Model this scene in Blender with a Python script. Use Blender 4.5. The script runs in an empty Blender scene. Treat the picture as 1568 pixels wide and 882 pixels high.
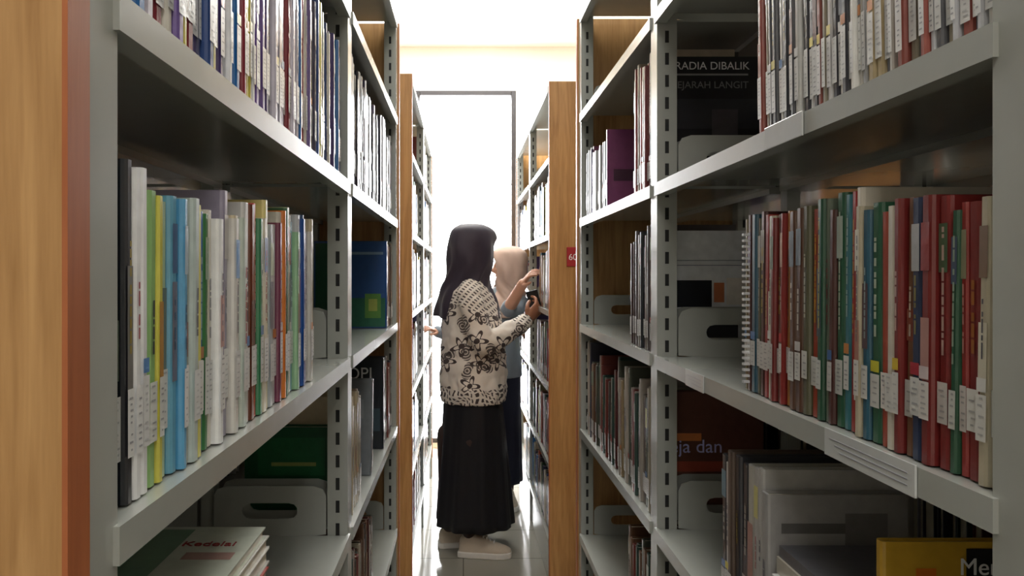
import bpy, bmesh, math, random
from mathutils import Vector, Matrix
random.seed(11)
CH = 1.33  # camera height
sc = bpy.context.scene

# ------------------------------------------------------------------ helpers
def lin1(c):
    c = c / 255.0
    return c / 12.92 if c <= 0.04045 else ((c + 0.055) / 1.055) ** 2.4
def lin(c):
    return (lin1(c[0]), lin1(c[1]), lin1(c[2]), 1.0)

def new_mat(name):
    m = bpy.data.materials.new(name); m.use_nodes = True
    nt = m.node_tree
    return m, nt, nt.nodes['Principled BSDF']

def mat_simple(name, col, rough=0.5, metal=0.0, var=0.08, scale=30, bump=0.0, coat=0.0, stretch=(1,1,1), sheen=0.0):
    m, nt, b = new_mat(name)
    tc = nt.nodes.new('ShaderNodeTexCoord'); mp = nt.nodes.new('ShaderNodeMapping')
    mp.inputs['Scale'].default_value = stretch
    nt.links.new(tc.outputs['Object'], mp.inputs['Vector'])
    nz = nt.nodes.new('ShaderNodeTexNoise'); nz.inputs['Scale'].default_value = scale; nz.inputs['Detail'].default_value = 4
    nt.links.new(mp.outputs['Vector'], nz.inputs['Vector'])
    mx = nt.nodes.new('ShaderNodeMix'); mx.data_type = 'RGBA'
    c = lin(col)
    mx.inputs['A'].default_value = (c[0]*(1-var), c[1]*(1-var), c[2]*(1-var), 1)
    mx.inputs['B'].default_value = (min(1,c[0]*(1+var)), min(1,c[1]*(1+var)), min(1,c[2]*(1+var)), 1)
    nt.links.new(nz.outputs['Fac'], mx.inputs['Factor'])
    nt.links.new(mx.outputs['Result'], b.inputs['Base Color'])
    b.inputs['Roughness'].default_value = rough; b.inputs['Metallic'].default_value = metal
    b.inputs['Coat Weight'].default_value = coat
    b.inputs['Coat Roughness'].default_value = 0.15
    b.inputs['Sheen Weight'].default_value = sheen
    if bump:
        bp = nt.nodes.new('ShaderNodeBump'); bp.inputs['Strength'].default_value = bump; bp.inputs['Distance'].default_value = 0.002
        nt.links.new(nz.outputs['Fac'], bp.inputs['Height']); nt.links.new(bp.outputs['Normal'], b.inputs['Normal'])
    return m

def mat_wood(name, c1, c2, rough=0.4):
    m, nt, b = new_mat(name)
    tc = nt.nodes.new('ShaderNodeTexCoord'); mp = nt.nodes.new('ShaderNodeMapping')
    mp.inputs['Scale'].default_value = (14, 14, 0.9)
    nt.links.new(tc.outputs['Object'], mp.inputs['Vector'])
    nz = nt.nodes.new('ShaderNodeTexNoise'); nz.inputs['Scale'].default_value = 3.0; nz.inputs['Detail'].default_value = 8; nz.inputs['Distortion'].default_value = 1.2
    nt.links.new(mp.outputs['Vector'], nz.inputs['Vector'])
    nz2 = nt.nodes.new('ShaderNodeTexNoise'); nz2.inputs['Scale'].default_value = 22; nz2.inputs['Detail'].default_value = 3
    nt.links.new(mp.outputs['Vector'], nz2.inputs['Vector'])
    ad = nt.nodes.new('ShaderNodeMath'); ad.operation = 'MULTIPLY_ADD'; ad.inputs[1].default_value = 0.35
    nt.links.new(nz2.outputs['Fac'], ad.inputs[0]); nt.links.new(nz.outputs['Fac'], ad.inputs[2])
    cr = nt.nodes.new('ShaderNodeValToRGB')
    cr.color_ramp.elements[0].position = 0.45; cr.color_ramp.elements[0].color = lin(c2)
    cr.color_ramp.elements[1].position = 0.85; cr.color_ramp.elements[1].color = lin(c1)
    nt.links.new(ad.outputs[0], cr.inputs['Fac']); nt.links.new(cr.outputs['Color'], b.inputs['Base Color'])
    b.inputs['Roughness'].default_value = rough
    return m

def mat_attr(name, rough=0.35, coat=0.5):
    m, nt, b = new_mat(name)
    at = nt.nodes.new('ShaderNodeAttribute'); at.attribute_name = 'Col'
    tc = nt.nodes.new('ShaderNodeTexCoord')
    nz = nt.nodes.new('ShaderNodeTexNoise'); nz.inputs['Scale'].default_value = 60; nz.inputs['Detail'].default_value = 4
    nt.links.new(tc.outputs['Object'], nz.inputs['Vector'])
    mr = nt.nodes.new('ShaderNodeMapRange'); mr.inputs['To Min'].default_value = 0.78; mr.inputs['To Max'].default_value = 1.14
    nt.links.new(nz.outputs['Fac'], mr.inputs['Value'])
    vm = nt.nodes.new('ShaderNodeVectorMath'); vm.operation = 'SCALE'
    nt.links.new(at.outputs['Color'], vm.inputs[0]); nt.links.new(mr.outputs['Result'], vm.inputs['Scale'])
    nt.links.new(vm.outputs['Vector'], b.inputs['Base Color'])
    b.inputs['Roughness'].default_value = rough
    b.inputs['Coat Weight'].default_value = coat; b.inputs['Coat Roughness'].default_value = 0.12
    bp = nt.nodes.new('ShaderNodeBump'); bp.inputs['Strength'].default_value = 0.3; bp.inputs['Distance'].default_value = 0.002
    nt.links.new(nz.outputs['Fac'], bp.inputs['Height']); nt.links.new(bp.outputs['Normal'], b.inputs['Normal']); nt.links.new(bp.outputs['Normal'], b.inputs['Coat Normal'])
    return m

class MB:
    def __init__(s): s.v=[]; s.f=[]; s.c=[]; s.m=[]; s.fn=None
    def face(s, pts, col=(200,200,200), mat=0):
        n=len(s.v)
        for p in pts:
            s.v.append(s.fn(p) if s.fn else tuple(p))
        s.f.append(tuple(range(n,n+len(pts)))); s.c.append(lin(col)); s.m.append(mat)
    def box(s, x0,x1,y0,y1,z0,z1, col=(200,200,200), mat=0):
        n=len(s.v)
        P=[(x0,y0,z0),(x1,y0,z0),(x1,y1,z0),(x0,y1,z0),(x0,y0,z1),(x1,y0,z1),(x1,y1,z1),(x0,y1,z1)]
        for p in P: s.v.append(s.fn(p) if s.fn else p)
        for q in ((0,3,2,1),(4,5,6,7),(0,1,5,4),(1,2,6,5),(2,3,7,6),(3,0,4,7)):
            s.f.append(tuple(n+i for i in q)); s.c.append(lin(col)); s.m.append(mat)
    def prism(s, outline, z0, z1, col, mat=0, topcol=None):
        n=len(s.v); k=len(outline)
        for z in (z0,z1):
            for (x,y) in outline:
                p=(x,y,z); s.v.append(s.fn(p) if s.fn else p)
        for i in range(k):
            j=(i+1)%k
            s.f.append((n+i,n+j,n+k+j,n+k+i)); s.c.append(lin(col)); s.m.append(mat)
        s.f.append(tuple(n+k+i for i in range(k))); s.c.append(lin(topcol or col)); s.m.append(mat)
        s.f.append(tuple(n+k-1-i for i in range(k))); s.c.append(lin(col)); s.m.append(mat)
    def build(s, name, mats, parent=None, recalc=True, bevel=0):
        me=bpy.data.meshes.new(name); me.from_pydata(s.v,[],s.f)
        for m in mats: me.materials.append(m)
        me.polygons.foreach_set('material_index', s.m)
        ca=me.color_attributes.new('Col','FLOAT_COLOR','CORNER')
        buf=[]
        for p,c in zip(me.polygons,s.c): buf.extend(list(c)*p.loop_total)
        ca.data.foreach_set('color',buf)
        if recalc:
            bm=bmesh.new(); bm.from_mesh(me); bmesh.ops.recalc_face_normals(bm,faces=bm.faces); bm.to_mesh(me); bm.free()
        o=bpy.data.objects.new(name,me); sc.collection.objects.link(o)
        if parent: o.parent=parent
        if bevel:
            b=o.modifiers.new('bevel','BEVEL'); b.width=bevel; b.segments=2; b.limit_method='ANGLE'
        return o

def text_obj(name, body, size, loc, rot, mat, parent=None, extrude=0.0003, align='LEFT'):
    cu=bpy.data.curves.new(name,'FONT'); cu.body=body; cu.size=size; cu.extrude=extrude; cu.align_x=align
    cu.materials.append(mat)
    o=bpy.data.objects.new(name,cu); sc.collection.objects.link(o)
    o.location=loc; o.rotation_euler=rot
    if parent: o.parent=parent
    return o

def dup(o, dx, dy=0):
    n=bpy.data.objects.new(o.name.split('.')[0],o.data); sc.collection.objects.link(n); n.location=(dx,dy,0); return n

# ------------------------------------------------------------------ materials
M_steel = mat_simple('painted_steel',(172,174,167),0.26,0.0,0.04,40,0.0,0.6)
M_slot = mat_simple('slot_dark',(28,28,28),0.7)
M_wood = mat_wood('oak_laminate',(196,152,98),(162,118,68),0.45)
M_edge = mat_wood('orange_edge_band',(180,106,62),(160,88,48),0.4)
M_book = mat_attr('book_paper')
M_wall = mat_simple('white_wall_paint',(246,242,232),0.8,0,0.02,8,0.05)
M_ceil = mat_simple('white_ceiling_paint',(248,246,240),0.85,0,0.015,5)
M_frame = mat_simple('dark_aluminium',(58,56,58),0.4,0.3)
M_red = mat_simple('sign_red',(170,40,50),0.5)
M_white = mat_simple('print_white',(240,240,240),0.5)
M_black = mat_simple('print_black',(20,20,22),0.5)
M_redprint = mat_simple('print_red',(150,40,40),0.5)
M_skin = mat_simple('skin',(176,120,92),0.5,0,0.05,20)
M_skin2 = mat_simple('skin_light',(196,146,120),0.5,0,0.05,20)

def floor_mat():
    m, nt, b = new_mat('glossy_floor_tile')
    tc = nt.nodes.new('ShaderNodeTexCoord')
    br = nt.nodes.new('ShaderNodeTexBrick'); br.offset=0.0
    br.inputs['Scale'].default_value=1.0; br.inputs['Brick Width'].default_value=0.4; br.inputs['Row Height'].default_value=0.4
    br.inputs['Mortar Size'].default_value=0.003
    br.inputs['Color1'].default_value=lin((166,163,152)); br.inputs['Color2'].default_value=lin((160,157,146)); br.inputs['Mortar'].default_value=lin((116,112,104))
    nt.links.new(tc.outputs['Object'],br.inputs['Vector'])
    nt.links.new(br.outputs['Color'],b.inputs['Base Color'])
    nz=nt.nodes.new('ShaderNodeTexNoise'); nz.inputs['Scale'].default_value=6; nz.inputs['Detail'].default_value=3
    nt.links.new(tc.outputs['Object'],nz.inputs['Vector'])
    mr=nt.nodes.new('ShaderNodeMapRange'); mr.inputs['To Min'].default_value=0.05; mr.inputs['To Max'].default_value=0.14
    nt.links.new(nz.outputs['Fac'],mr.inputs['Value']); nt.links.new(mr.outputs['Result'],b.inputs['Roughness'])
    return m
M_floor = floor_mat()

# ------------------------------------------------------------------ room
def room_box(name, b, mat):
    mb=MB(); mb.box(*b); return mb.build(name,[mat])
WY=5.9; RX0,RX1=-4.2,4.4; RY0=-3.2; RH=CH+1.75
room_box('floor',(RX0,RX1,RY0,WY,-0.1,0.0),M_floor)
room_box('ceiling',(RX0,RX1,RY0,WY,RH,RH+0.1),M_ceil)
room_box('wall_left',(RX0-0.15,RX0,RY0,WY,0,RH),M_wall)
room_box('wall_right',(RX1,RX1+0.15,RY0,WY,0,RH),M_wall)
room_box('wall_back',(RX0,RX1,RY0-0.15,RY0,0,RH),M_wall)
WZ0,WZ1=0.04,2.74
wins=[(-2.35,-1.15),(-0.369,0.403),(1.3,2.5)]  # outer two windows are unseen, added to brighten the ceiling
mb=MB(); x=RX0
for a,b in wins:
    mb.box(x,a,WY,WY+0.18,0,RH); x=b
    mb.box(a,b,WY,WY+0.18,WZ1,RH); mb.box(a,b,WY,WY+0.18,0,WZ0)
mb.box(x,RX1,WY,WY+0.18,0,RH)
mb.build('wall_far',[M_wall])
mb=MB()
x=RX0
for a,b in wins:
    mb.box(x,a,WY-0.012,WY,0,0.09); x=b
mb.box(x,RX1,WY-0.012,WY,0,0.09)
mb.build('baseboard_far',[mat_simple('baseboard_wood',(170,140,100),0.5)],bevel=0.002)
Mg=bpy.data.materials.new('window_glass'); Mg.use_nodes=True; nt=Mg.node_tree
for n in list(nt.nodes): nt.nodes.remove(n)
out=nt.nodes.new('ShaderNodeOutputMaterial'); mix=nt.nodes.new('ShaderNodeMixShader'); tr=nt.nodes.new('ShaderNodeBsdfTransparent'); gl=nt.nodes.new('ShaderNodeBsdfGlossy')
gl.inputs['Roughness'].default_value=0.02; mix.inputs[0].default_value=0.05
nt.links.new(tr.outputs[0],mix.inputs[1]); nt.links.new(gl.outputs[0],mix.inputs[2]); nt.links.new(mix.outputs[0],out.inputs[0])
for i,(a,b) in enumerate(wins):
    mb=MB(); t=0.035; y0,y1=WY+0.01,WY+0.06
    mb.box(a,a+t,y0-0.02,y1,WZ0,WZ1); mb.box(b-t,b,y0-0.02,y1,WZ0,WZ1)
    mb.box(a+t,b-t,y0-0.02,y1,WZ1-t,WZ1); mb.box(a+t,b-t,y0-0.02,y1,WZ0,WZ0+t)
    fr=mb.build('window_%d'%(i+1),[M_frame],bevel=0.003)
    g=MB(); g.box(a+t,b-t,y0+0.01,y0+0.02,2.02,2.032); g.build('thin_rail',[mat_simple('pale_rail',(225,225,225),0.5)],parent=fr)
    g=MB(); g.box(a+t,b-t,WY+0.034,WY+0.038,WZ0+t,WZ1-t); g.build('glass_pane',[Mg],parent=fr)
    L=bpy.data.lights.new('sky_portal','AREA'); L.shape='RECTANGLE'; L.size=b-a; L.size_y=WZ1-WZ0
    L.cycles.is_portal=True
    lo=bpy.data.objects.new('sky_portal',L); sc.collection.objects.link(lo)
    lo.location=((a+b)/2,WY+0.2,(WZ0+WZ1)/2); lo.rotation_euler=(math.radians(-90),0,0)

# ------------------------------------------------------------------ racks
LV=[0.218,0.538,0.858,1.178,1.498,1.818]; TOP=2.12; DEP=0.52
def rack(name, s, plane, P0, P1, P2):
    mb=MB(); X=lambda u: s*(plane+u)
    def bx(u0,u1,y0,y1,z0,z1,mat=0):
        a,b=X(u0),X(u1)
        mb.box(min(a,b),max(a,b),y0,y1,z0,z1,mat=mat)
    posts=[(P0-0.046,P0),(P1-0.023,P1+0.023),(P2,P2+0.046)]
    for y0,y1 in ((P0-0.046-0.024,P0-0.0465),(P2+0.0465,P2+0.07)):
        bx(0.0,DEP,y0,y1,0.0,TOP+0.005,1)
        bx(-0.003,0.0,y0,y1,0.0,TOP+0.005,2); bx(DEP,DEP+0.003,y0,y1,0.0,TOP+0.005,2)
    for y0,y1 in posts:
        for u0,u1 in ((0.003,0.04),(DEP-0.04,DEP-0.003)):
            bx(u0,u1,y0,y1,0,TOP)
            z=0.12
            while z<TOP-0.04:
                uc=(u0+u1)/2
                for yy in (y0,y1):
                    bx(uc-0.0035,uc+0.0035,yy-0.0006,yy+0.0006,z,z+0.022,3)
                z+=0.041
        bx(DEP/2-0.012,DEP/2+0.012,y0+0.008,y1-0.008,0,TOP)
    bays=[(posts[0][1],posts[1][0]),(posts[1][1],posts[2][0])]
    for y0,y1 in bays:
        for z in LV+[TOP-0.0]:
            bx(0.006,DEP-0.006,y0+0.001,y1-0.001,z-0.004,z)
            for u0,u1 in ((-0.001,0.006),(DEP-0.006,DEP+0.001)):
                bx(u0,u1,y0-0.006,y1+0.006,z-0.022,z+0.0015)
            bx(0.006,0.02,y0+0.001,y1-0.001,z-0.022,z-0.020)
            bx(DEP/2-0.03,DEP/2+0.03,y0+0.001,y1-0.001,z-0.014,z-0.004)
        bx(0.012,0.02,y0,y1,0,LV[0]-0.004); bx(DEP-0.02,DEP-0.012,y0,y1,0,LV[0]-0.004)
        for z in LV:
            for yb in (y0+0.001,y1-0.003):
                for (ua,ub) in ((0.042,0.245),(DEP-0.245,DEP-0.042)):
                    bracket(mb,X,ua,ub,yb,yb+0.002,z,z+0.09)
    return mb.build(name,[M_steel,M_wood,M_edge,M_slot])

def bracket(mb,X,ua,ub,y0,y1,z0,z1):
    n=48; uc=(ua+ub)/2; zc=z0+(z1-z0)*0.5; hl=0.036; hr=0.014
    outer=[];inner=[]
    for i in range(n):
        th=2*math.pi*i/n+0.001; c,sn=math.cos(th),math.sin(th)
        t=1e9
        if abs(c)>1e-6: t=min(t,((ub-uc) if c>0 else (uc-ua))/abs(c))
        if abs(sn)>1e-6: t=min(t,((z1-zc) if sn>0 else (zc-z0))/abs(sn))
        if sn>0:
            k=(ub-uc)+(z1-zc)-0.012
            t=min(t,k/(abs(c)+abs(sn)))
        outer.append((uc+c*t,zc+sn*t))
        lo,hi=0,1
        for _ in range(18):
            mid=(lo+hi)/2; px,pz=c*mid,sn*mid
            dx=max(0,abs(px)-hl); d=math.hypot(dx,pz)
            if d<hr: lo=mid
            else: hi=mid
        inner.append((uc+c*lo,zc+sn*lo))
    for i in range(n):
        j=(i+1)%n
        o1,o2,i1,i2=outer[i],outer[j],inner[i],inner[j]
        P=lambda p,y:(X(p[0]),y,p[1])
        mb.face([P(o1,y0),P(o2,y0),P(i2,y0),P(i1,y0)]); mb.face([P(o1,y1),P(i1,y1),P(i2,y1),P(o2,y1)])
        mb.face([P(i1,y0),P(i2,y0),P(i2,y1),P(i1,y1)]); mb.face([P(o1,y0),P(o1,y1),P(o2,y1),P(o2,y0)])

PL,PR=0.206,0.356
RK={
 'LN':(-1,PL,0.464,1.413,2.385),
 'RN':(1,PR,0.521,1.447,2.34),
 'LF':(-1,PL,3.11,4.06,5.0),
 'RF':(1,PR,3.23,4.17,5.08)}
OB={}
for k,(s,pl,a,b,c) in RK.items(): OB[k]=rack('library_bookshelf',s,pl,a,b,c)

# ------------------------------------------------------------------ books
def mixc(a,b,t): return tuple(x*(1-t)+y*t for x,y in zip(a,b))
def add_book(mb,s,xf,yc,t,zb,h,d,col,lean=0.0,label=True,band=None,page=(226,216,192),lab_z=0.022,lab_h=0.036,rng=random,lcol=(244,244,242)):
    """s=+1: depth goes to +x (spine faces -x)."""
    def fn(p):
        u,v,w=p
        return (xf+s*u, yc+v+lean*w, zb+w)
    mb.fn=fn; ht=t/2-0.0003; ct=min(0.0016,t*0.15)
    mb.prism([(0.004,-ht),(0.0015,-ht*0.85),(0,-ht*0.5),(0,ht*0.5),(0.0015,ht*0.85),(0.004,ht)],0,h,col)
    mb.box(0.004,d,-ht,-ht+ct,0,h,col); mb.box(0.004,d,ht-ct,ht,0,h,col)
    mb.box(0.004,d-0.004,-ht+ct,ht-ct,0.003,h-0.004,page)
    w=ht*0.8
    def q(z0,z1,c,e=0.0005,ww=None,off=0):
        ww=ww or w
        mb.face([(-e,-ww+off,z0),(-e,ww+off,z0),(-e,ww+off,z1),(-e,-ww+off,z1)],c)
    dark=sum(col)<330
    if band:
        q(h*0.72,h*0.9,mixc(col,band,0.7))
    if rng.random()<0.3: q(h*rng.uniform(0.3,0.45),h*rng.uniform(0.5,0.7),mixc(col,rng.choice([(240,236,220),(30,40,70),(150,50,40)]),0.45),0.0004)
    if rng.random()<0.7:
        tc=(230,226,210) if dark else (40,40,60)
        if rng.random()<0.25: tc=(200,170,40) if dark else (150,30,40)
        tc=mixc(col,tc,rng.uniform(0.4,0.8))
        z=h*rng.uniform(0.38,0.5); zend=h*rng.uniform(0.6,0.92); ww=min(0.0028,w*rng.uniform(0.2,0.35))
        while z<zend:
            l=rng.uniform(0.003,0.012); q(z,min(z+l,zend),tc,0.0007,ww); z+=l+0.0015+(0.004 if rng.random()<0.25 else 0)
    if label:
        z0=lab_z+rng.uniform(-0.004,0.004); z1=z0+lab_h*rng.uniform(0.9,1.1)
        g=rng.uniform(0.93,1.02); lc=tuple(min(255,c*g) for c in lcol)
        lc=mixc(lc,col,rng.uniform(0,0.07))
        q(z0,z1,lc,0.0009,ht*rng.uniform(0.92,0.99))
        z=z0+0.004; k=rng.uniform(0.15,0.42)
        while z<z1-0.003:
            ww=w*rng.uniform(0.3,0.7)
            q(z,z+0.0014,mixc(lc,(70,70,80),k),0.0012,ww,rng.uniform(-0.2,0.2)*w); z+=rng.choice([0.004,0.005,0.008])
        if rng.random()<0.3: q(z1+0.002,z1+0.012,mixc(rng.choice([(200,40,50),(240,220,60),(60,120,190),(230,230,230),(230,130,50)]),col,0.2),0.0009,ht*0.9)
    mb.fn=None

PAL_LA=[(12,112,96),(24,24,30),(236,236,232),(238,238,234)]
PAL_LB=[(160,206,130),(226,218,90),(196,220,180),(120,186,214),(90,160,200),(210,206,190),(206,220,214),(222,214,110),(0,118,206),(60,120,70),(216,210,196),(236,234,228)]
PAL_LC=[(176,168,190),(226,222,214),(214,200,168),(196,206,196),(208,206,204),(110,56,36),(196,60,50),(60,130,90),(230,222,200),(226,212,140),(190,196,200),(226,226,226),(126,60,86),(206,202,190),(222,124,44),(70,120,84),(196,206,160),(226,224,214),(130,180,200),(150,190,150),(206,206,210),(20,84,170),(60,90,130)]
PAL_L0=PAL_LA+PAL_LB+PAL_LC
PAL_L1=[(214,206,218),(236,236,238),(120,96,158),(76,60,116),(40,112,180),(210,196,70),(84,84,124),(190,190,206),(68,64,84),(140,44,56),(226,220,206),(50,76,130),(180,176,190)]
PAL_L1b=[(30,30,40),(190,190,196),(60,60,80),(210,210,214),(44,44,60),(120,110,130),(26,26,34)]
PAL_R0=[(120,40,38),(190,180,154),(50,92,110),(126,86,58),(150,46,42),(204,192,164),(44,88,64),(96,64,46),(120,130,112),(176,70,46),(96,94,70),(60,120,130),(208,200,184),(76,42,38),(166,116,58),(44,56,86),(140,124,90),(146,150,120)]
PAL_R1=[(206,200,190),(222,220,214),(150,140,120),(96,96,100),(190,170,130),(226,222,220),(70,70,76),(150,80,70),(206,206,210)]
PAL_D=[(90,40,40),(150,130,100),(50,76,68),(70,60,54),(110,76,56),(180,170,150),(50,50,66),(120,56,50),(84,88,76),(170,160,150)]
PAL_ALL=PAL_L0+PAL_R0+PAL_L1

def row(mb,s,xf,y0,y1,zb,pal,h=(0.2,0.24),t=(0.01,0.022),lean=0.0,seq=False,label=0.96,lab_z=0.022,lab_h=0.036,lcol=(244,244,242),seed=0,d=(0.15,0.19)):
    rng=random.Random(seed); y=y0; i=0; hh=rng.uniform(*h)
    while True:
        tt=rng.uniform(*t)
        if y+tt>y1: break
        if rng.random()<0.45: hh=rng.uniform(*h)
        if seq: col=pal[i%len(pal)]
        else:
            col=rng.choice(pal)
        k=rng.uniform(0.9,1.08); col=tuple(max(8,min(245,c*k)) for c in col)
        dd=rng.uniform(*d)
        add_book(mb,s,xf+s*rng.uniform(0,0.008),y+tt/2,tt,zb+0.0015,hh+rng.uniform(-0.004,0.004),dd,col,lean+rng.uniform(-0.01,0.01),rng.random()<label,
                 rng.choice([None,None,rng.choice(PAL_ALL)]),lab_z=lab_z,lab_h=lab_h,rng=rng,lcol=lcol)
        y+=tt+0.0006; i+=1

XL=-(PL+0.010); XR=PR+0.010
mb=MB()
row(mb,-1,XL,0.47,1.375,LV[4],PAL_L1,(0.21,0.25),(0.007,0.018),seed=3,lab_z=0.03,lab_h=0.045)
row(mb,-1,XL,0.487,0.538,LV[3],PAL_LA,(0.220,0.226),(0.0105,0.0125),0.0,seq=True,seed=5,lab_z=0.032,lab_h=0.045)
row(mb,-1,XL,0.539,0.71,LV[3],PAL_LB,(0.198,0.214),(0.009,0.015),0.01,seq=True,seed=6,lab_z=0.032,lab_h=0.045)
row(mb,-1,XL,0.712,1.13,LV[3],PAL_LC,(0.204,0.236),(0.010,0.019),0.01,seq=True,seed=51,lab_z=0.032,lab_h=0.045)
row(mb,-1,XL,0.47,1.37,LV[5],PAL_L1,(0.2,0.25),(0.01,0.02),seed=8)
row(mb,-1,XL,1.46,2.34,LV[4],PAL_L1b,(0.22,0.27),(0.012,0.024),seed=12,lab_h=0.05,lab_z=0.03)
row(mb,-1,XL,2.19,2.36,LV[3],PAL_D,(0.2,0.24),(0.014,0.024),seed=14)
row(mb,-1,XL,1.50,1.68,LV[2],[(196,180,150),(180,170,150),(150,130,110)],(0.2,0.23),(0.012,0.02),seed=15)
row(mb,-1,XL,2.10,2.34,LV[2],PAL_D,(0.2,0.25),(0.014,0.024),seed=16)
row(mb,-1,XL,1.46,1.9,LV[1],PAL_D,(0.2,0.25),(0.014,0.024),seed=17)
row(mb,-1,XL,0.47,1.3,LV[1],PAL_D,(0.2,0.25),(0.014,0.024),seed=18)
def back(mb,s,plane,spans,seed):
    xf=s*(plane+DEP-0.010); i=0
    for z in LV:
        for (a,b) in spans:
            i+=1
            row(mb,-s,xf,a,a+(b-a)*random.Random(seed+i).uniform(0.75,1.0),z,PAL_D+PAL_L1b,(0.2,0.26),(0.014,0.03),seed=seed+i)
back(mb,-1,PL,[(0.48,1.36),(1.46,2.34)],100)
OB['LNb']=mb.build('shelved_books',[M_book])

mb=MB()
row(mb,1,XR,0.53,0.955,LV[4],PAL_R1,(0.22,0.27),(0.006,0.012),0.03,seed=23,lab_z=0.02,lab_h=0.05)
row(mb,1,XR,0.53,0.68,LV[3],PAL_R0,(0.198,0.214),(0.008,0.015),-0.01,seed=45,lab_z=0.035,lab_h=0.032,lcol=(224,222,216))
row(mb,1,XR,0.681,1.03,LV[3],PAL_R0,(0.200,0.232),(0.008,0.017),-0.01,seed=25,lab_z=0.035,lab_h=0.032,lcol=(224,222,216))
row(mb,1,XR,0.95,1.12,LV[2],[(206,204,200),(60,60,66),(190,188,180),(96,80,70)],(0.2,0.245),(0.012,0.024),0.0,seed=26)
row(mb,1,XR,1.50,1.70,LV[4],[(120,50,52),(196,180,160),(60,50,50),(150,70,60)],(0.25,0.285),(0.012,0.02),seed=27)
row(mb,1,XR,1.975,2.32,LV[4],[(60,50,80),(190,190,190),(110,50,80),(206,200,190),(50,60,60)],(0.17,0.2),(0.012,0.022),seed=28)
row(mb,1,XR,1.50,1.70,LV[3],[(90,80,80),(50,54,60),(120,110,100),(70,50,50)],(0.22,0.25),(0.01,0.018),seed=29)
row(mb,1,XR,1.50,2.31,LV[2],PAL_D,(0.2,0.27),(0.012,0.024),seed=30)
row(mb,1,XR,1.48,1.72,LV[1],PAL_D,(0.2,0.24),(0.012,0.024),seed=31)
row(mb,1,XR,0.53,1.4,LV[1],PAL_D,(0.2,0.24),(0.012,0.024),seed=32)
row(mb,1,XR,0.53,1.38,LV[5],PAL_R1,(0.2,0.24),(0.012,0.024),seed=33)
for i in range(26):
    z=LV[3]+0.012+i*0.0076
    mb.box(XR-0.004,XR+0.004,0.992,0.998,z,z+0.003,(205,205,205))
back(mb,1,PR,[(0.54,1.4),(1.48,2.31)],140)
OB['RNb']=mb.build('shelved_books',[M_book])

for key in ('LF','RF'):
    s,pl,a,b,c=RK[key]; mb=MB(); xf=s*(pl+0.010)
    rg=random.Random(77 if s<0 else 78)
    for li,z in enumerate(LV):
        for (y0,y1) in ((a+0.01,b-0.03),(b+0.03,c-0.01)):
            if li==5 and rg.random()<0.7: continue
            f=rg.uniform(0.55,1.0)
            y1b=y0+(y1-y0)*f
            row(mb,s,xf,y0,y1b,z,PAL_D+PAL_L1+PAL_R0,(0.19,0.26),(0.014,0.028),seed=200+li*7+int(y0*10)+(50 if s>0 else 0))
    back(mb,s,pl,[(a+0.02,b-0.04),(b+0.04,c-0.02)],300 if s<0 else 360)
    OB[key+'b']=mb.build('shelved_books',[M_book])

for key in ('LN','LF'): dup(OB[key],-1.12); dup(OB[key+'b'],-1.12)  # unseen neighbouring racks, added to block side windows showing through the gaps
for key in ('RN','RF'): dup(OB[key],1.12); dup(OB[key+'b'],1.12)

def cover_book(name,s,xf,y,t,zb,h,d,col,decs=(),lean=0.0,page=(226,216,192)):
    mb=MB(); add_book(mb,s,xf,y+t/2,t,zb+0.0015,h,d,col,lean,label=True,page=page,rng=random.Random(len(name)))
    for i,(u0,u1,z0,z1,c) in enumerate(decs):
        X0,X1=xf+s*u0*d,xf+s*u1*d
        yy=y-0.0003*(i+1)
        mb.face([(X0,yy+lean*z0*h,zb+z0*h),(X1,yy+lean*z0*h,zb+z0*h),(X1,yy+lean*z1*h,zb+z1*h),(X0,yy+lean*z1*h,zb+z1*h)],c)
    return mb.build(name,[M_book])
R90=(math.radians(90),0,0)
M_grey=mat_simple('print_grey',(130,130,130),0.5)
o=cover_book('black_cover_book',1,XR+0.012,1.478,0.02,LV[4],0.25,0.2,(30,30,34),[(0.05,0.85,0.86,0.875,(150,150,150)),(0.1,0.95,0.45,0.68,(50,50,56)),(0.5,0.75,0.38,0.6,(76,72,76))])
text_obj('title','RADIA DIBALIK',0.021,(XR+0.040,1.475,LV[4]+0.226),R90,M_white,o)
text_obj('subtitle','SEJARAH LANGIT',0.019,(XR+0.036,1.475,LV[4]+0.19),R90,M_grey,o)
cover_book('white_catalogue_book',1,XR+0.012,1.478,0.018,LV[3],0.235,0.2,(240,242,246),[(0.05,0.5,0.38,0.6,(30,32,40)),(0.52,0.62,0.42,0.58,(214,130,90)),(0.64,0.92,0.4,0.62,(244,238,230)),(0.05,0.9,0.72,0.725,(120,130,150)),(0.05,0.8,0.76,0.765,(120,130,150)),(0.3,0.75,0.12,0.34,(60,60,66))])
o=cover_book('brown_cover_book',1,XR+0.012,1.478,0.02,LV[2],0.245,0.2,(110,70,58),[(0.05,0.4,0.62,0.68,(230,140,80)),(0.1,0.8,0.38,0.46,(170,80,60)),(0.45,0.75,0.3,0.36,(200,160,90))])
text_obj('title','eja dan',0.036,(XR+0.030,1.4755,LV[2]+0.13),R90,mat_simple('print_lilac',(200,200,255),0.5),o)
cover_book('purple_cover_book',1,XR,1.952,0.02,LV[4],0.2,0.16,(116,50,96),[(0.1,0.5,0.35,0.5,(60,20,50))])
cover_book('grey_cover_book',1,XR,0.925,0.02,LV[2],0.205,0.17,(166,164,162),[(0.1,0.6,0.78,0.84,(110,108,106)),(0.05,0.98,0.02,0.3,(100,100,102)),(0.55,0.85,0.6,0.9,(126,124,122))])
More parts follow.
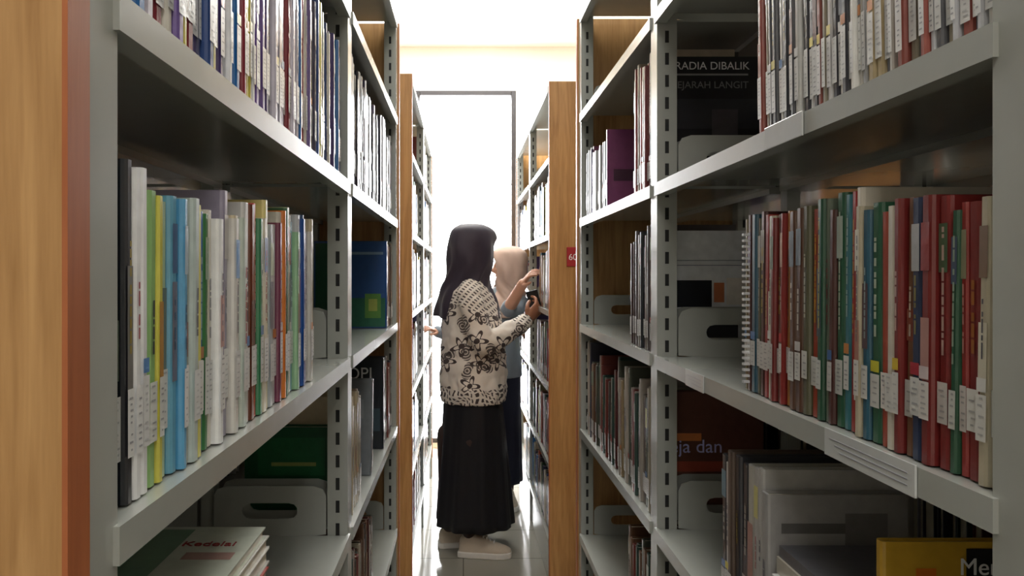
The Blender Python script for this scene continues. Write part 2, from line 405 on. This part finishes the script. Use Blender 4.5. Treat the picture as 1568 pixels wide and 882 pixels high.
o=cover_book('yellow_black_magazine',1,XR+0.018,0.705,0.012,LV[2],0.225,0.155,(206,164,56),[(0.5,1.0,0.02,0.98,(36,36,40)),(0.05,0.45,0.6,0.63,(150,60,30)),(0.2,0.32,0.78,0.9,(220,120,40))])
text_obj('title','Mer',0.022,(XR+0.088,0.703,LV[2]+0.197),R90,M_white,o)
cover_book('blue_green_atlas',-1,XL,2.165,0.022,LV[3],0.245,0.205,(30,76,136),[(0.02,0.98,0.02,0.35,(34,100,76)),(0.08,0.3,0.12,0.40,(90,140,60)),(0.13,0.25,0.2,0.34,(160,170,80)),(0.05,0.6,0.85,0.88,(120,150,180)),(0.62,0.98,0.02,0.98,(24,80,56))])
cover_book('green_cover_book',-1,XL-0.03,1.46,0.03,LV[2],0.18,0.17,(26,88,56),[(0.1,0.85,0.5,0.9,(34,104,64)),(0.2,0.7,0.6,0.64,(150,160,90))])
cover_book('grey_binder',-1,XL,1.80,0.03,LV[2],0.22,0.2,(120,126,132),[(0.1,0.6,0.6,0.8,(140,146,150))],lean=0.12)
o=cover_book('black_opinion_book',-1,XL,2.075,0.022,LV[2],0.245,0.19,(26,32,40),[(0.05,0.5,0.2,0.45,(60,80,90))])
text_obj('title','OPI',0.045,(XL-0.1,2.073,LV[2]+0.19),R90,M_white,o)
mb=MB(); rg=random.Random(4); z=LV[2]+0.0015
cols=[(120,130,140),(206,204,200),(60,70,80),(226,224,220),(200,196,180),(90,60,50),(210,210,206),(228,226,222),(170,60,50),(206,206,200),(226,224,216),(214,220,204)]
for i,c in enumerate(cols):
    t=rg.uniform(0.011,0.019); w=rg.uniform(0.15,0.19); dx=rg.uniform(0,0.008); dy=rg.uniform(-0.012,0.012)
    x1=XL-dx; x0=x1-w; ya=0.66+dy; yb=ya+0.215
    if i==len(cols)-1: x0=x1-0.17; topx=x1; topy=yb
    mb.box(x0,x1,ya,yb,z,z+0.0015,c); mb.box(x0,x1,ya,yb,z+t-0.0015,z+t,c)
    mb.box(x0,x1-0.001,ya,ya+0.002,z+0.0015,z+t-0.0015,c)
    mb.box(x0+0.003,x1-0.003,ya+0.002,yb-0.003,z+0.0015,z+t-0.0015,(224,214,190))
    z+=t+0.0004
z-=0.0004
mb.face([(topx-0.165,topy-0.2,z+0.0003),(topx-0.075,topy-0.2,z+0.0003),(topx-0.075,topy-0.01,z+0.0003),(topx-0.165,topy-0.01,z+0.0003)],(120,160,130))
mb.face([(topx-0.06,topy-0.1,z+0.0003),(topx-0.01,topy-0.1,z+0.0003),(topx-0.01,topy-0.08,z+0.0003),(topx-0.06,topy-0.08,z+0.0003)],(190,150,140))
o=mb.build('stacked_magazines',[M_book])
text_obj('title','Kedelai',0.019,(topx-0.073,topy-0.062,z+0.0006),(0,0,0),M_redprint,o)
mb=MB(); z=LV[2]+0.0015
for i,c in enumerate([(206,200,180),(120,90,60),(226,224,216),(70,70,74),(214,206,190),(190,184,170),(226,226,222),(196,190,176),(90,90,96)]):
    t=rg.uniform(0.013,0.02); w=rg.uniform(0.15,0.17); dx=rg.uniform(0,0.01); ya=0.74+rg.uniform(-0.006,0.006); yb=ya+0.17
    x0=XR+dx; x1=x0+w
    mb.box(x0,x1,ya,yb,z,z+0.0015,c); mb.box(x0,x1,ya,yb,z+t-0.0015,z+t,c); mb.box(x0,x0+0.002,ya,yb,z+0.0015,z+t-0.0015,c)
    mb.box(x0+0.003,x1-0.003,ya+0.003,yb-0.003,z+0.0015,z+t-0.0015,(228,220,200)); z+=t+0.0004
mb.build('stacked_books',[M_book])

M_tape=mat_simple('clear_tape_label',(206,208,206),0.2,0,0.05,60,0,0.6)
for (y0,y1,z) in ((0.60,0.75,LV[3]),(1.13,1.22,LV[3]),(0.80,0.90,LV[4])):
    mb=MB(); mb.box(PR-0.0034,PR-0.0015,y0,y1,z-0.023,z+0.003)
    if z==LV[3]:
        for k in range(3):
            mb.box(PR-0.0038,PR-0.0034,y0+0.01,y1-0.01-0.01*k,z-0.006-k*0.005,z-0.005-k*0.005,mat=1)
    mb.build('shelf_label',[M_tape,mat_simple('label_ink',(150,150,156),0.6)],bevel=0.0006)

s,pl,a,b,c=RK['RF']; yp=a-0.046-0.024
mb=MB(); mb.box(0.425,0.505,yp-0.004,yp-0.0005,1.363,1.443)
sg=mb.build('aisle_number_sign',[M_red],bevel=0.002)
text_obj('number','600',0.036,(0.432,yp-0.0045,1.39),R90,M_white,sg)

# ------------------------------------------------------------------ people tools
def mesh_from(name, vs, fs, mats, parent=None, smooth=True):
    me=bpy.data.meshes.new(name); me.from_pydata([tuple(v) for v in vs],[],fs)
    bm=bmesh.new(); bm.from_mesh(me); bmesh.ops.remove_doubles(bm,verts=bm.verts,dist=1e-5); bmesh.ops.recalc_face_normals(bm,faces=bm.faces); bm.to_mesh(me); bm.free()
    for m in mats: me.materials.append(m)
    if smooth: me.polygons.foreach_set('use_smooth',[True]*len(me.polygons))
    o=bpy.data.objects.new(name,me); sc.collection.objects.link(o)
    if parent: o.parent=parent
    return o

class Geo:
    def __init__(s): s.v=[]; s.f=[]
    def loft(s,rings,closed=True,cap=True):
        n=len(rings[0]); b=len(s.v)
        for r in rings: s.v.extend(Vector(p) for p in r)
        m=n if closed else n-1
        for i in range(len(rings)-1):
            for j in range(m):
                k=(j+1)%n
                s.f.append((b+i*n+j,b+i*n+k,b+(i+1)*n+k,b+(i+1)*n+j))
        if cap and closed:
            s.f.append(tuple(b+j for j in reversed(range(n)))); e=b+(len(rings)-1)*n
            s.f.append(tuple(e+j for j in range(n)))
    def tube(s,pts,rad,n=14,flat=1.0,up=Vector((0,0,1)),round_ends=True):
        pts=[Vector(p) for p in pts]
        P=[];R=[]
        K=5
        for i in range(len(pts)-1):
            p0=pts[max(i-1,0)];p1=pts[i];p2=pts[i+1];p3=pts[min(i+2,len(pts)-1)]
            for k in range(K):
                t=k/K
                q=0.5*((2*p1)+(p2-p0)*t+(2*p0-5*p1+4*p2-p3)*t*t+(3*p1-p0-3*p2+p3)*t**3)
                P.append(q.lerp(p1.lerp(p2,t),0.45)); R.append(rad[i]*(1-t)+rad[i+1]*t)
        P.append(pts[-1]);R.append(rad[-1])
        rings=[]
        def ring(c,d,r):
            d=d.normalized(); u=up
            if abs(d.dot(u))>0.9: u=Vector((1,0,0)) if abs(d.x)<0.9 else Vector((0,1,0))
            a=d.cross(u).normalized(); bb=a.cross(d).normalized()
            return [c+a*(math.cos(2*math.pi*j/n)*r)+bb*(math.sin(2*math.pi*j/n)*r*flat) for j in range(n)]
        d0=P[1]-P[0]; d1=P[-1]-P[-2]
        if round_ends:
            for th in (80,50,25): 
                t=math.radians(th); rings.append(ring(P[0]-d0.normalized()*R[0]*math.sin(t)*0.9,d0,R[0]*math.cos(t)))
        for i,p in enumerate(P):
            d=(P[min(i+1,len(P)-1)]-P[max(i-1,0)])
            rings.append(ring(p,d,R[i]))
        if round_ends:
            for th in (25,50,80):
                t=math.radians(th); rings.append(ring(P[-1]+d1.normalized()*R[-1]*math.sin(t)*0.9,d1,R[-1]*math.cos(t)))
        s.loft(rings)
    def obj(s,name,mats,parent=None): return mesh_from(name,s.v,s.f,mats,parent)

def remesh(o,vox,smooth=5,disp=0,dscale=0.08,fac=0.5):
    r=o.modifiers.new('remesh','REMESH'); r.mode='VOXEL'; r.voxel_size=vox; r.use_smooth_shade=True
    if smooth:
        sm=o.modifiers.new('smooth','SMOOTH'); sm.iterations=smooth; sm.factor=fac
    if disp:
        tx=bpy.data.textures.new('folds','CLOUDS'); tx.noise_scale=dscale; tx.noise_depth=2
        d=o.modifiers.new('folds','DISPLACE'); d.texture=tx; d.strength=disp; d.mid_level=0.5
        d.texture_coords='LOCAL'

def ell(z,cx,rx,ry,cy=0,n=28,fold=0,k=7,ph=0):
    r=[]
    for j in range(n):
        a=2*math.pi*j/n; q=1+fold*math.sin(k*a+ph)+0.4*fold*math.sin((k*2+1)*a+ph*3)
        r.append(Vector((cx+math.cos(a)*rx*q,cy+math.sin(a)*ry*q,z)))
    return r

def hand(name,parent,wrist,dirv,palm_n,side,mat,curl=(0.5,0.5,0.5,0.5),thumb=0.5,scale=1.0):
    """local: x to fingers, y = thumb side, z = back of hand. fingers curl toward -z."""
    x=Vector(dirv).normalized(); z=Vector(palm_n); z=(z-x*z.dot(x)).normalized(); y=z.cross(x)*side
    g=Geo()
    W=Vector(wrist)
    def T(p): return W+(x*p[0]+y*p[1]+z*p[2])*scale
    rings=[]
    for (px,w,h,cy) in ((-0.03,0.024,0.019,0),(0.0,0.025,0.017,0),(0.02,0.032,0.016,0.002),(0.045,0.038,0.015,0.002),(0.07,0.039,0.013,0),(0.086,0.036,0.010,-0.001)):
        rings.append([T((px,cy+math.cos(2*math.pi*j/16)*w,math.sin(2*math.pi*j/16)*h)) for j in range(16)])
    g.loft(rings)
    F=[(-0.029,0.052,0.0070),(-0.0095,0.064,0.0078),(0.0105,0.070,0.0080),(0.030,0.063,0.0078)]
    for i,(fy,L,r) in enumerate(F):
        c=curl[i]; ang=0.15*c; p=Vector((0.078,fy,0.0)); pts=[T(p-Vector((0.012,0,0)))]; pts.append(T(p+Vector((0.008,0,0)))) ; p=p+Vector((0.008,0,0))
        spread=(fy)*1.5
        for k,seg in enumerate((0.45,0.32,0.25)):
            ang+=c*(0.9,0.85,0.55)[k]
            d=Vector((math.cos(ang)*math.cos(spread),math.sin(spread)*math.cos(ang),-math.sin(ang)))
            p=p+d*(L*seg); pts.append(T(p))
        rr=[r*1.05*scale,r*1.05*scale,r*scale,r*0.92*scale,r*0.78*scale]
        g.tube(pts,rr,n=10)
    t=thumb
    pts=[T((0.012,0.018,-0.004)),T((0.038,0.044,-0.010)),T((0.062,0.052-0.01*t,-0.014-0.018*t)),T((0.082,0.052-0.024*t,-0.016-0.034*t))]
    g.tube(pts,[0.012*scale,0.0105*scale,0.0092*scale,0.0072*scale],n=10)
    o=g.obj(name,[mat],parent); remesh(o,0.0026,2)
    return o

def head(name,parent,c,yaw,mat,sc_=1.0):
    vs=[];fs=[];nu,nv=56,40
    for i in range(nv+1):
        ph=math.pi*i/nv
        for j in range(nu):
            th=2*math.pi*j/nu
            d=Vector((math.sin(ph)*math.cos(th),math.sin(ph)*math.sin(th),math.cos(ph)))
            p=Vector((d.x*0.092,d.y*0.074,d.z*0.115))
            if p.z<0:
                k=min(1,-p.z/0.115); p.y*=1-0.32*k*k; 
                if p.x<0: p.x*=1-0.45*k
                else: p.x*=1-0.05*k
            if d.x>0:
                y,z=p.y,p.z
                p.x+=0.022*math.exp(-(y/0.010)**2)*math.exp(-((z+0.022)/0.013)**2)
                p.x+=0.010*math.exp(-(y/0.008)**2)*math.exp(-((z-0.0)/0.022)**2)
                for s in (-1,1):
                    p.x-=0.011*math.exp(-((y-s*0.030)/0.016)**2)*math.exp(-((z-0.004)/0.012)**2)
                    p.x+=0.004*math.exp(-((y-s*0.030)/0.022)**2)*math.exp(-((z-0.026)/0.008)**2)
                    p.x+=0.004*math.exp(-((y-s*0.04)/0.018)**2)*math.exp(-((z+0.028)/0.02)**2)
                p.x+=0.007*math.exp(-(y/0.020)**2)*math.exp(-((z+0.052)/0.006)**2)
                p.x+=0.007*math.exp(-(y/0.018)**2)*math.exp(-((z+0.064)/0.006)**2)
                p.x-=0.004*math.exp(-(y/0.022)**2)*math.exp(-((z+0.058)/0.003)**2)
                p.x+=0.008*math.exp(-(y/0.018)**2)*math.exp(-((z+0.094)/0.012)**2)
            vs.append(p)
    for i in range(nv):
        for j in range(nu):
            k=(j+1)%nu; fs.append((i*nu+j,i*nu+k,(i+1)*nu+k,(i+1)*nu+j))
    M=Matrix.Translation(Vector(c))@Matrix.Rotation(yaw,4,'Z')@Matrix.Scale(sc_,4)
    o=mesh_from(name,[M@v for v in vs],fs,[mat],parent)
    g=Geo(); cc=Vector(c); g.tube([cc+Vector((-0.015,0,-0.06)),cc+Vector((-0.02,0,-0.2))],[0.048,0.052]); g.obj('neck',[mat],parent)
    Mw=mat_simple('eye_white',(226,222,216),0.2); Mi=mat_simple('iris_brown',(40,24,16),0.15); Ml=mat_simple('lips',(150,76,70),0.4); Mb=mat_simple('eyebrow',(34,26,22),0.7)
    def ball(nm,ctr,r,mt,sx=(1,1,1)):
        v=[];f=[]
        for i in range(13):
            ph=math.pi*i/12
            for j in range(16):
                th=2*math.pi*j/16
                v.append(M@(Vector(ctr)+Vector((math.sin(ph)*math.cos(th)*r*sx[0],math.sin(ph)*math.sin(th)*r*sx[1],math.cos(ph)*r*sx[2]))))
        for i in range(12):
            for j in range(16):
                k=(j+1)%16; f.append((i*16+j,i*16+k,(i+1)*16+k,(i+1)*16+j))
        mesh_from(nm,v,f,[mt],parent)
    for s in (-1,1):
        ball('eye',(0.0715,s*0.030,0.004),0.0105,Mw,(0.9,1.15,0.6)); ball('iris',(0.0800,s*0.030,0.004),0.0048,Mi,(0.5,1,1))
        ball('eyebrow',(0.0835,s*0.031,0.024),0.013,Mb,(0.25,1,0.2))
    ball('upper_lip',(0.0855,0,-0.0535),0.016,Ml,(0.35,1,0.26)); ball('lower_lip',(0.083,0,-0.063),0.014,Ml,(0.4,1,0.32))
    return o

def hijab(name,parent,rows,mat,fold=0.02,k=9,n=96,thick=0.004):
    R=[]
    for i in range(len(rows)-1):
        p0=rows[max(i-1,0)];p1=rows[i];p2=rows[i+1];p3=rows[min(i+2,len(rows)-1)]
        for q in range(4):
            t=q/4; 
            R.append([0.5*((2*b)+(c-a)*t+(2*a-5*b+4*c-d)*t*t+(3*b-a-3*c+d)*t**3) for a,b,c,d in zip(p0,p1,p2,p3)])
    R.append(list(rows[-1]))
    rings=[]
    z0=rows[0][0]; z1=rows[-1][0]
    for (z,cx,cy,rb,rf,rs,al,yaw) in R:
        al=max(0.0,math.radians(al)); r=[]; w=(z0-z)/(z0-z1)
        cyw,syw=math.cos(yaw),math.sin(yaw)
        for j in range(n+1):
            th=al+(2*math.pi-2*al)*j/n
            f=1+fold*w*math.sin(k*th+w*5)+0.5*fold*math.sin(5*th-w*14)*min(1,w*4)+0.3*fold*w*math.sin(17*th-w*9)
            x=math.cos(th)*(rf if math.cos(th)>0 else rb)*f; y=math.sin(th)*rs*f
            r.append(Vector((cx+x*cyw-y*syw,cy+x*syw+y*cyw,z-0.008*w*math.cos(3*th))))
        rings.append(r)
    g=Geo(); g.loft(rings,closed=False,cap=False)
    c=sum(rings[0],Vector())/len(rings[0]); b=len(g.v); g.v.append(c+Vector((0,0,0.002)))
    for j in range(n): g.f.append((j,j+1,b))
    o=g.obj(name,[mat],parent)
    so=o.modifiers.new('cloth','SOLIDIFY'); so.thickness=thick; so.offset=-1
    sm=o.modifiers.new('smooth','SMOOTH'); sm.iterations=2
    return o

def shoe(parent,heel,yaw,mat_u,mat_s,L=0.25,W=0.045):
    M=Matrix.Translation(Vector(heel))@Matrix.Rotation(yaw,4,'Z')
    prof=[(0.0,0.55,0.070),(0.015,0.72,0.100),(0.06,0.80,0.108),(0.10,0.82,0.100),(0.14,0.88,0.080),(0.18,1.0,0.064),(0.215,0.92,0.054),(0.24,0.6,0.044),(0.25,0.3,0.034)]
    g=Geo(); rings=[]
    for (x,w,h) in prof:
        rings.append([M@Vector((x,math.cos(2*math.pi*j/20)*W*w,0.022+max(-0.004,math.sin(2*math.pi*j/20)*(h-0.02)))) for j in range(20)])
    g.loft(rings); o=g.obj('shoe_upper',[mat_u],parent)
    o.modifiers.new('s','SUBSURF').levels=1; o.modifiers['s'].render_levels=1
    mb=MB(); mb.fn=lambda p: tuple(M@Vector(p))
    out=[(x-(0.004 if i==0 else 0),-W*w*1.06-0.002) for i,(x,w,h) in enumerate(prof)]+[(x,W*w*1.06+0.002) for (x,w,h) in reversed(prof)]
    mb.prism(out,0.0,0.028,(235,232,225)); s=mb.build('shoe_sole',[mat_s],parent=parent,bevel=0.004)
    mb=MB(); mb.fn=lambda p: tuple(M@Vector(p))
    for i in range(4):
        x=0.115+i*0.017; z=0.098-i*0.0085
        mb.box(x,x+0.006,-0.018,0.018,z-0.006,z,(240,240,236))
    mb.build('shoe_laces',[mat_s],parent=parent,bevel=0.002)

def mat_batik():
    m,nt,b=new_mat('batik_fabric')
    N=nt.nodes; L=nt.links
    def math_(op,a,b_=None,c=None):
        n=N.new('ShaderNodeMath'); n.operation=op
        for i,v in enumerate((a,b_,c)):
            if v is None: continue
            if isinstance(v,(int,float)): n.inputs[i].default_value=v
            else: L.new(v,n.inputs[i])
        return n.outputs[0]
    tc=N.new('ShaderNodeTexCoord'); sx=N.new('ShaderNodeSeparateXYZ'); L.new(tc.outputs['Object'],sx.inputs[0])
    nzd=N.new('ShaderNodeTexNoise'); nzd.inputs['Scale'].default_value=14; L.new(tc.outputs['Object'],nzd.inputs['Vector'])
    xx=math_('ADD',sx.outputs['X'],math_('MULTIPLY',math_('SUBTRACT',nzd.outputs['Fac'],0.5),0.03))
    zz=math_('ADD',sx.outputs['Z'],math_('MULTIPLY',sx.outputs['Y'],0.25))
    def flower(scale,R,pet,off,mode):
        cb=N.new('ShaderNodeCombineXYZ'); L.new(math_('ADD',xx,off),cb.inputs[0]); L.new(math_('ADD',zz,off*0.6),cb.inputs[1])
        vo=N.new('ShaderNodeTexVoronoi'); vo.voronoi_dimensions='2D'; vo.inputs['Scale'].default_value=scale; vo.inputs['Randomness'].default_value=0.7
        L.new(cb.outputs[0],vo.inputs['Vector'])
        sb=N.new('ShaderNodeVectorMath'); sb.operation='SUBTRACT'; L.new(cb.outputs[0],sb.inputs[0]); L.new(vo.outputs['Position'],sb.inputs[1])
        s2=N.new('ShaderNodeSeparateXYZ'); L.new(sb.outputs[0],s2.inputs[0])
        r=vo.outputs['Distance']
        th=math_('ARCTAN2',s2.outputs['Y'],s2.outputs['X'])
        s3=N.new('ShaderNodeSeparateXYZ'); L.new(vo.outputs['Color'],s3.inputs[0])
        th=math_('ADD',th,math_('MULTIPLY',s3.outputs['X'],3.0))
        lim=math_('MULTIPLY_ADD',math_('COSINE',math_('MULTIPLY',th,pet)),R*0.3,R*0.7)
        o1=math_('LESS_THAN',r,lim)
        if mode=='ring':
            o2=math_('GREATER_THAN',r,math_('MULTIPLY',lim,0.68)); ce=math_('LESS_THAN',r,R*0.25)
            return math_('MAXIMUM',math_('MULTIPLY',o1,o2),ce)
        vein=math_('GREATER_THAN',math_('SINE',math_('MULTIPLY',r,60)),-0.55)
        return math_('MULTIPLY',o1,vein)
    f1=flower(8.5,0.44,5,0.0,'ring')
    f2=flower(8.5,0.36,2,0.06,'leaf')
    flowers=math_('MAXIMUM',f1,math_('MULTIPLY',f2,0.9))
    def wave(ax,az,freq,thr,dist=0.0):
        p=math_('ADD',math_('MULTIPLY',sx.outputs['X'],ax),math_('MULTIPLY',zz,az))
        p=math_('ADD',p,math_('MULTIPLY',nzd.outputs['Fac'],dist))
        return math_('GREATER_THAN',math_('SINE',math_('MULTIPLY',p,freq)),thr)
    dash=math_('MULTIPLY',wave(1,1.4,250,0.2),wave(1.2,-1,150,-0.2))
    scr=math_('MULTIPLY',wave(1,0.25,330,0.1,0.08),wave(0.2,1,280,-0.4,0.08))
    topm=math_('GREATER_THAN',math_('ADD',sx.outputs['Z'],math_('MULTIPLY',sx.outputs['X'],0.3)),1.17)
    botm=math_('LESS_THAN',math_('ADD',sx.outputs['Z'],math_('MULTIPLY',nzd.outputs['Fac'],0.06)),0.825)
    def mixf(fac,a,b_): return math_('ADD',math_('MULTIPLY',a,math_('SUBTRACT',1.0,fac)),math_('MULTIPLY',b_,fac))
    pat=mixf(botm,mixf(topm,flowers,dash),scr)
    mx=N.new('ShaderNodeMix'); mx.data_type='RGBA'; mx.inputs['A'].default_value=lin((240,230,218)); mx.inputs['B'].default_value=lin((74,62,60))
    L.new(pat,mx.inputs['Factor']); L.new(mx.outputs['Result'],b.inputs['Base Color']); b.inputs['Roughness'].default_value=0.8
    b.inputs['Sheen Weight'].default_value=0.1
    return m
M_batik=mat_batik()
M_blackcloth=mat_simple('black_cloth',(18,17,24),0.75,0,0.15,40,0.2,0,sheen=0.02)
M_hij1=mat_simple('dark_hijab_cloth',(50,40,56),0.6,0,0.15,25,0.2,0,sheen=0.25)  # purple tone puts the window flare into the cloth colour
M_hij2=mat_simple('beige_hijab_cloth',(208,180,164),0.8,0,0.05,30,0.2)
M_shirt2=mat_simple('grey_blue_cloth',(136,146,156),0.8,0,0.08,30,0.2)
M_navy=mat_simple('navy_cloth',(24,28,48),0.8,0,0.1,30,0.2)
M_shoeu=mat_simple('cream_shoe_fabric',(206,192,174),0.7,0,0.05,60,0.1)
M_sole=mat_simple('white_rubber',(240,236,230),0.5)
M_sock=mat_simple('dark_sock',(60,44,40),0.8)

def empty(name,loc,yaw):
    e=bpy.data.objects.new(name,None); sc.collection.objects.link(e); e.location=loc; e.rotation_euler=(0,0,yaw); return e

# ------------------------------------------------------------------ woman in batik
W1=empty('woman_in_batik_blouse',(0.03,3.75,0),0)
g=Geo()
g.loft([ell(0.715,0.020,0.158,0.185,fold=0.03,k=6),ell(0.76,0.020,0.164,0.19,fold=0.03,k=6),ell(0.86,0.020,0.164,0.185,fold=0.02,k=6),ell(0.98,0.016,0.156,0.172),ell(1.08,0.012,0.147,0.168),ell(1.16,0.008,0.136,0.17),ell(1.22,0.004,0.115,0.165),ell(1.265,0.002,0.094,0.14),ell(1.30,0.0,0.068,0.095),ell(1.335,0.0,0.05,0.055)])
g.tube([(-0.002,-0.13,1.262),(0.0,-0.178,1.225),(0.03,-0.20,1.11),(0.065,-0.205,1.01),(0.15,-0.17,1.045),(0.262,-0.115,1.105)],[0.052,0.060,0.059,0.056,0.050,0.040],n=20)
g.tube([(-0.002,0.13,1.262),(0.0,0.178,1.225),(0.02,0.20,1.11),(0.04,0.20,1.01),(0.09,0.15,1.02),(0.16,0.09,1.04)],[0.050,0.056,0.053,0.050,0.044,0.036],n=20)
bl=g.obj('blouse',[M_batik],W1); remesh(bl,0.008,5,0.022,0.06)
g=Geo(); rings=[]
for i in range(22):
    t=i/21; z=0.80-t*0.675
    rings.append(ell(z,0.015+0.012*t,0.135+0.054*t,0.165+0.03*t,n=120,fold=0.012+0.032*t,k=9,ph=t*1.2))
g.loft(rings,cap=False); sk=g.obj('skirt',[M_blackcloth],W1); so=sk.modifiers.new('t','SOLIDIFY'); so.thickness=0.004
for y,xh,ya in ((-0.11,-0.052,-0.10),(0.0,-0.150,0.25)):
    g=Geo(); g.tube([(xh+0.055,y,0.55),(xh+0.05,y,0.3),(xh+0.05,y,0.10)],[0.065,0.052,0.030]); g.obj('leg',[M_sock],W1)
    shoe(W1,(xh,y,0.0),ya,M_shoeu,M_sole,0.25,0.047)
yw=math.radians(38)
head('head',W1,(0.025,0,1.45),yw,M_skin,0.98)
hijab('hijab',W1,[
 (1.580,0.010,0,0.020,0.020,0.016,0,yw),
 (1.572,0.010,0,0.065,0.072,0.058,0,yw),
 (1.548,0.010,0,0.102,0.122,0.086,2,yw),
 (1.515,0.012,0,0.120,0.134,0.098,26,yw),
 (1.480,0.012,0,0.130,0.122,0.104,44,yw),
 (1.430,0.012,0,0.134,0.112,0.104,46,yw),
 (1.380,0.010,0,0.130,0.106,0.100,40,yw),
 (1.340,0.006,0,0.124,0.100,0.094,8,yw*0.8),
 (1.300,0.0,0,0.126,0.100,0.096,0,yw*0.5),
 (1.260,-0.005,0,0.136,0.112,0.110,0,yw*0.2),
 (1.210,-0.005,0,0.148,0.137,0.120,0,0),
 (1.160,-0.005,0,0.157,0.154,0.118,0,0),
 (1.120,-0.005,0,0.160,0.158,0.112,0,0)],M_hij1,0.06,9)
hand('right_hand',W1,(0.275,-0.108,1.112),(0.62,0.2,0.72),(0.55,-0.75,-0.3),1,M_skin,(0.95,0.95,0.9,0.7),0.7,0.98)
hand('left_hand',W1,(0.165,0.085,1.042),(0.9,-0.35,0.2),(0.2,0.8,0.5),-1,M_skin,(0.6,0.6,0.6,0.5),0.5,0.98)
mb=MB(); Mx=Matrix.Translation(Vector((0.312,-0.062,1.195)))@Matrix.Rotation(math.radians(-15),4,'Y')@Matrix.Rotation(math.radians(65),4,'Z'); mb.fn=lambda p: tuple(Mx@Vector(p))
mb.box(-0.004,0.004,-0.030,0.030,-0.06,0.06); mb.build('mobile_phone',[M_black],parent=W1,bevel=0.003)

# ------------------------------------------------------------------ woman in beige hijab
W2=empty('woman_in_beige_hijab',(0.185,4.45,0),math.radians(-90))
g=Geo()
g.loft([ell(0.74,0.0,0.125,0.155,fold=0.03,k=6),ell(0.85,0.0,0.125,0.152),ell(0.98,0.0,0.115,0.140),ell(1.08,0.0,0.112,0.142),ell(1.15,0.0,0.10,0.145,cy=0.01),ell(1.19,0.0,0.082,0.125,cy=0.02),ell(1.225,0.0,0.062,0.085,cy=0.035),ell(1.26,0.0,0.048,0.05,cy=0.05)])
g.tube([(0.0,0.11,1.185),(0.03,0.145,1.165),(0.16,0.10,1.14),(0.28,0.06,1.14),(0.32,0.065,1.16)],[0.045,0.05,0.046,0.044,0.042],n=18)
g.tube([(0.0,-0.10,1.185),(0.0,-0.15,1.15),(-0.015,-0.19,1.05),(-0.01,-0.205,0.96),(0.06,-0.28,0.985),(0.12,-0.335,1.01)],[0.045,0.05,0.046,0.044,0.038,0.032],n=18)
bl=g.obj('shirt',[M_shirt2],W2); remesh(bl,0.008,6,0.012,0.07)
g=Geo(); g.tube([(0.29,0.055,1.14),(0.38,0.085,1.20),(0.50,0.122,1.285)],[0.036,0.033,0.025],n=16); g.obj('forearm',[M_skin2],W2)
hand('left_hand',W2,(0.50,0.122,1.285),(0.70,0.36,0.55),(0.0,-0.8,0.6),-1,M_skin2,(0.5,0.45,0.4,0.3),0.3,0.95)
hand('right_hand',W2,(0.12,-0.335,1.01),(0.55,-0.5,0.25),(0.1,0.3,0.9),1,M_skin2,(0.5,0.5,0.45,0.4),0.4,0.85)
g=Geo(); rings=[]
for i in range(20):
    t=i/19; z=0.80-t*0.66
    rings.append(ell(z,0.0,0.112+0.03*t,0.142+0.015*t,n=80,fold=0.01+0.03*t,k=8,ph=t))
g.loft(rings,cap=False); sk=g.obj('skirt',[M_navy],W2); so=sk.modifiers.new('t','SOLIDIFY'); so.thickness=0.004
for y in (-0.07,0.075):
    g=Geo(); g.tube([(-0.02,y,0.5),(-0.03,y,0.3),(-0.04,y,0.07)],[0.06,0.05,0.033]); g.obj('leg',[M_sock],W2)
    shoe(W2,(-0.09,y,0.0),0.05 if y>0 else -0.1,M_shoeu,M_sole,0.24,0.044)
yw=math.radians(-100); cy=0.082
head('head',W2,(0.02,cy,1.37),yw,M_skin2,0.95)
hijab('hijab',W2,[
 (1.494,0.012,cy,0.018,0.018,0.014,0,yw),
 (1.487,0.012,cy,0.055,0.060,0.050,0,yw),
 (1.465,0.014,cy,0.088,0.096,0.078,2,yw),
 (1.440,0.016,cy,0.100,0.106,0.088,28,yw),
 (1.400,0.018,cy,0.104,0.104,0.094,46,yw),
 (1.350,0.018,cy,0.104,0.100,0.096,48,yw),
 (1.300,0.014,cy,0.100,0.096,0.092,42,yw),
 (1.262,0.008,cy,0.098,0.092,0.090,8,yw*0.8),
 (1.225,0.0,cy-0.01,0.100,0.098,0.098,0,yw*0.5),
 (1.185,0.0,cy-0.03,0.112,0.112,0.118,0,yw*0.2),
 (1.140,0.0,cy-0.045,0.122,0.128,0.135,0,0),
 (1.090,0.0,cy-0.055,0.126,0.134,0.135,0,0)],M_hij2,0.085,8)

# ------------------------------------------------------------------ lights / world
w=bpy.data.worlds.new('World'); sc.world=w; w.use_nodes=True
bg=w.node_tree.nodes['Background']; bg.inputs['Color'].default_value=(0.97,0.98,1.0,1); bg.inputs['Strength'].default_value=25.0
def area(name,loc,sx,sy,power,col=(1.0,0.985,0.95)):
    L=bpy.data.lights.new(name,'AREA'); L.shape='RECTANGLE'; L.size=sx; L.size_y=sy; L.energy=power; L.color=col
    o=bpy.data.objects.new(name,L); sc.collection.objects.link(o); o.location=loc; return o
area('overhead_fill',(0.1,-1.0,RH-0.03),1.2,1.2,36)  # unseen fill lamps added under the ceiling to brighten shelves and end wall
area('overhead_fill',(0.1,1.6,RH-0.03),0.6,1.2,14)
area('overhead_fill',(0.1,4.7,RH-0.03),1.2,0.6,44)

cam=bpy.data.cameras.new('camera'); co=bpy.data.objects.new('camera',cam); sc.collection.objects.link(co)
co.location=(0,0,CH); co.rotation_euler=(math.radians(90),0,0)
cam.sensor_width=36; cam.lens=27; cam.shift_x=76/1600; cam.shift_y=-21/1600; cam.clip_start=0.02
sc.camera=co
sc.view_settings.view_transform='Standard'
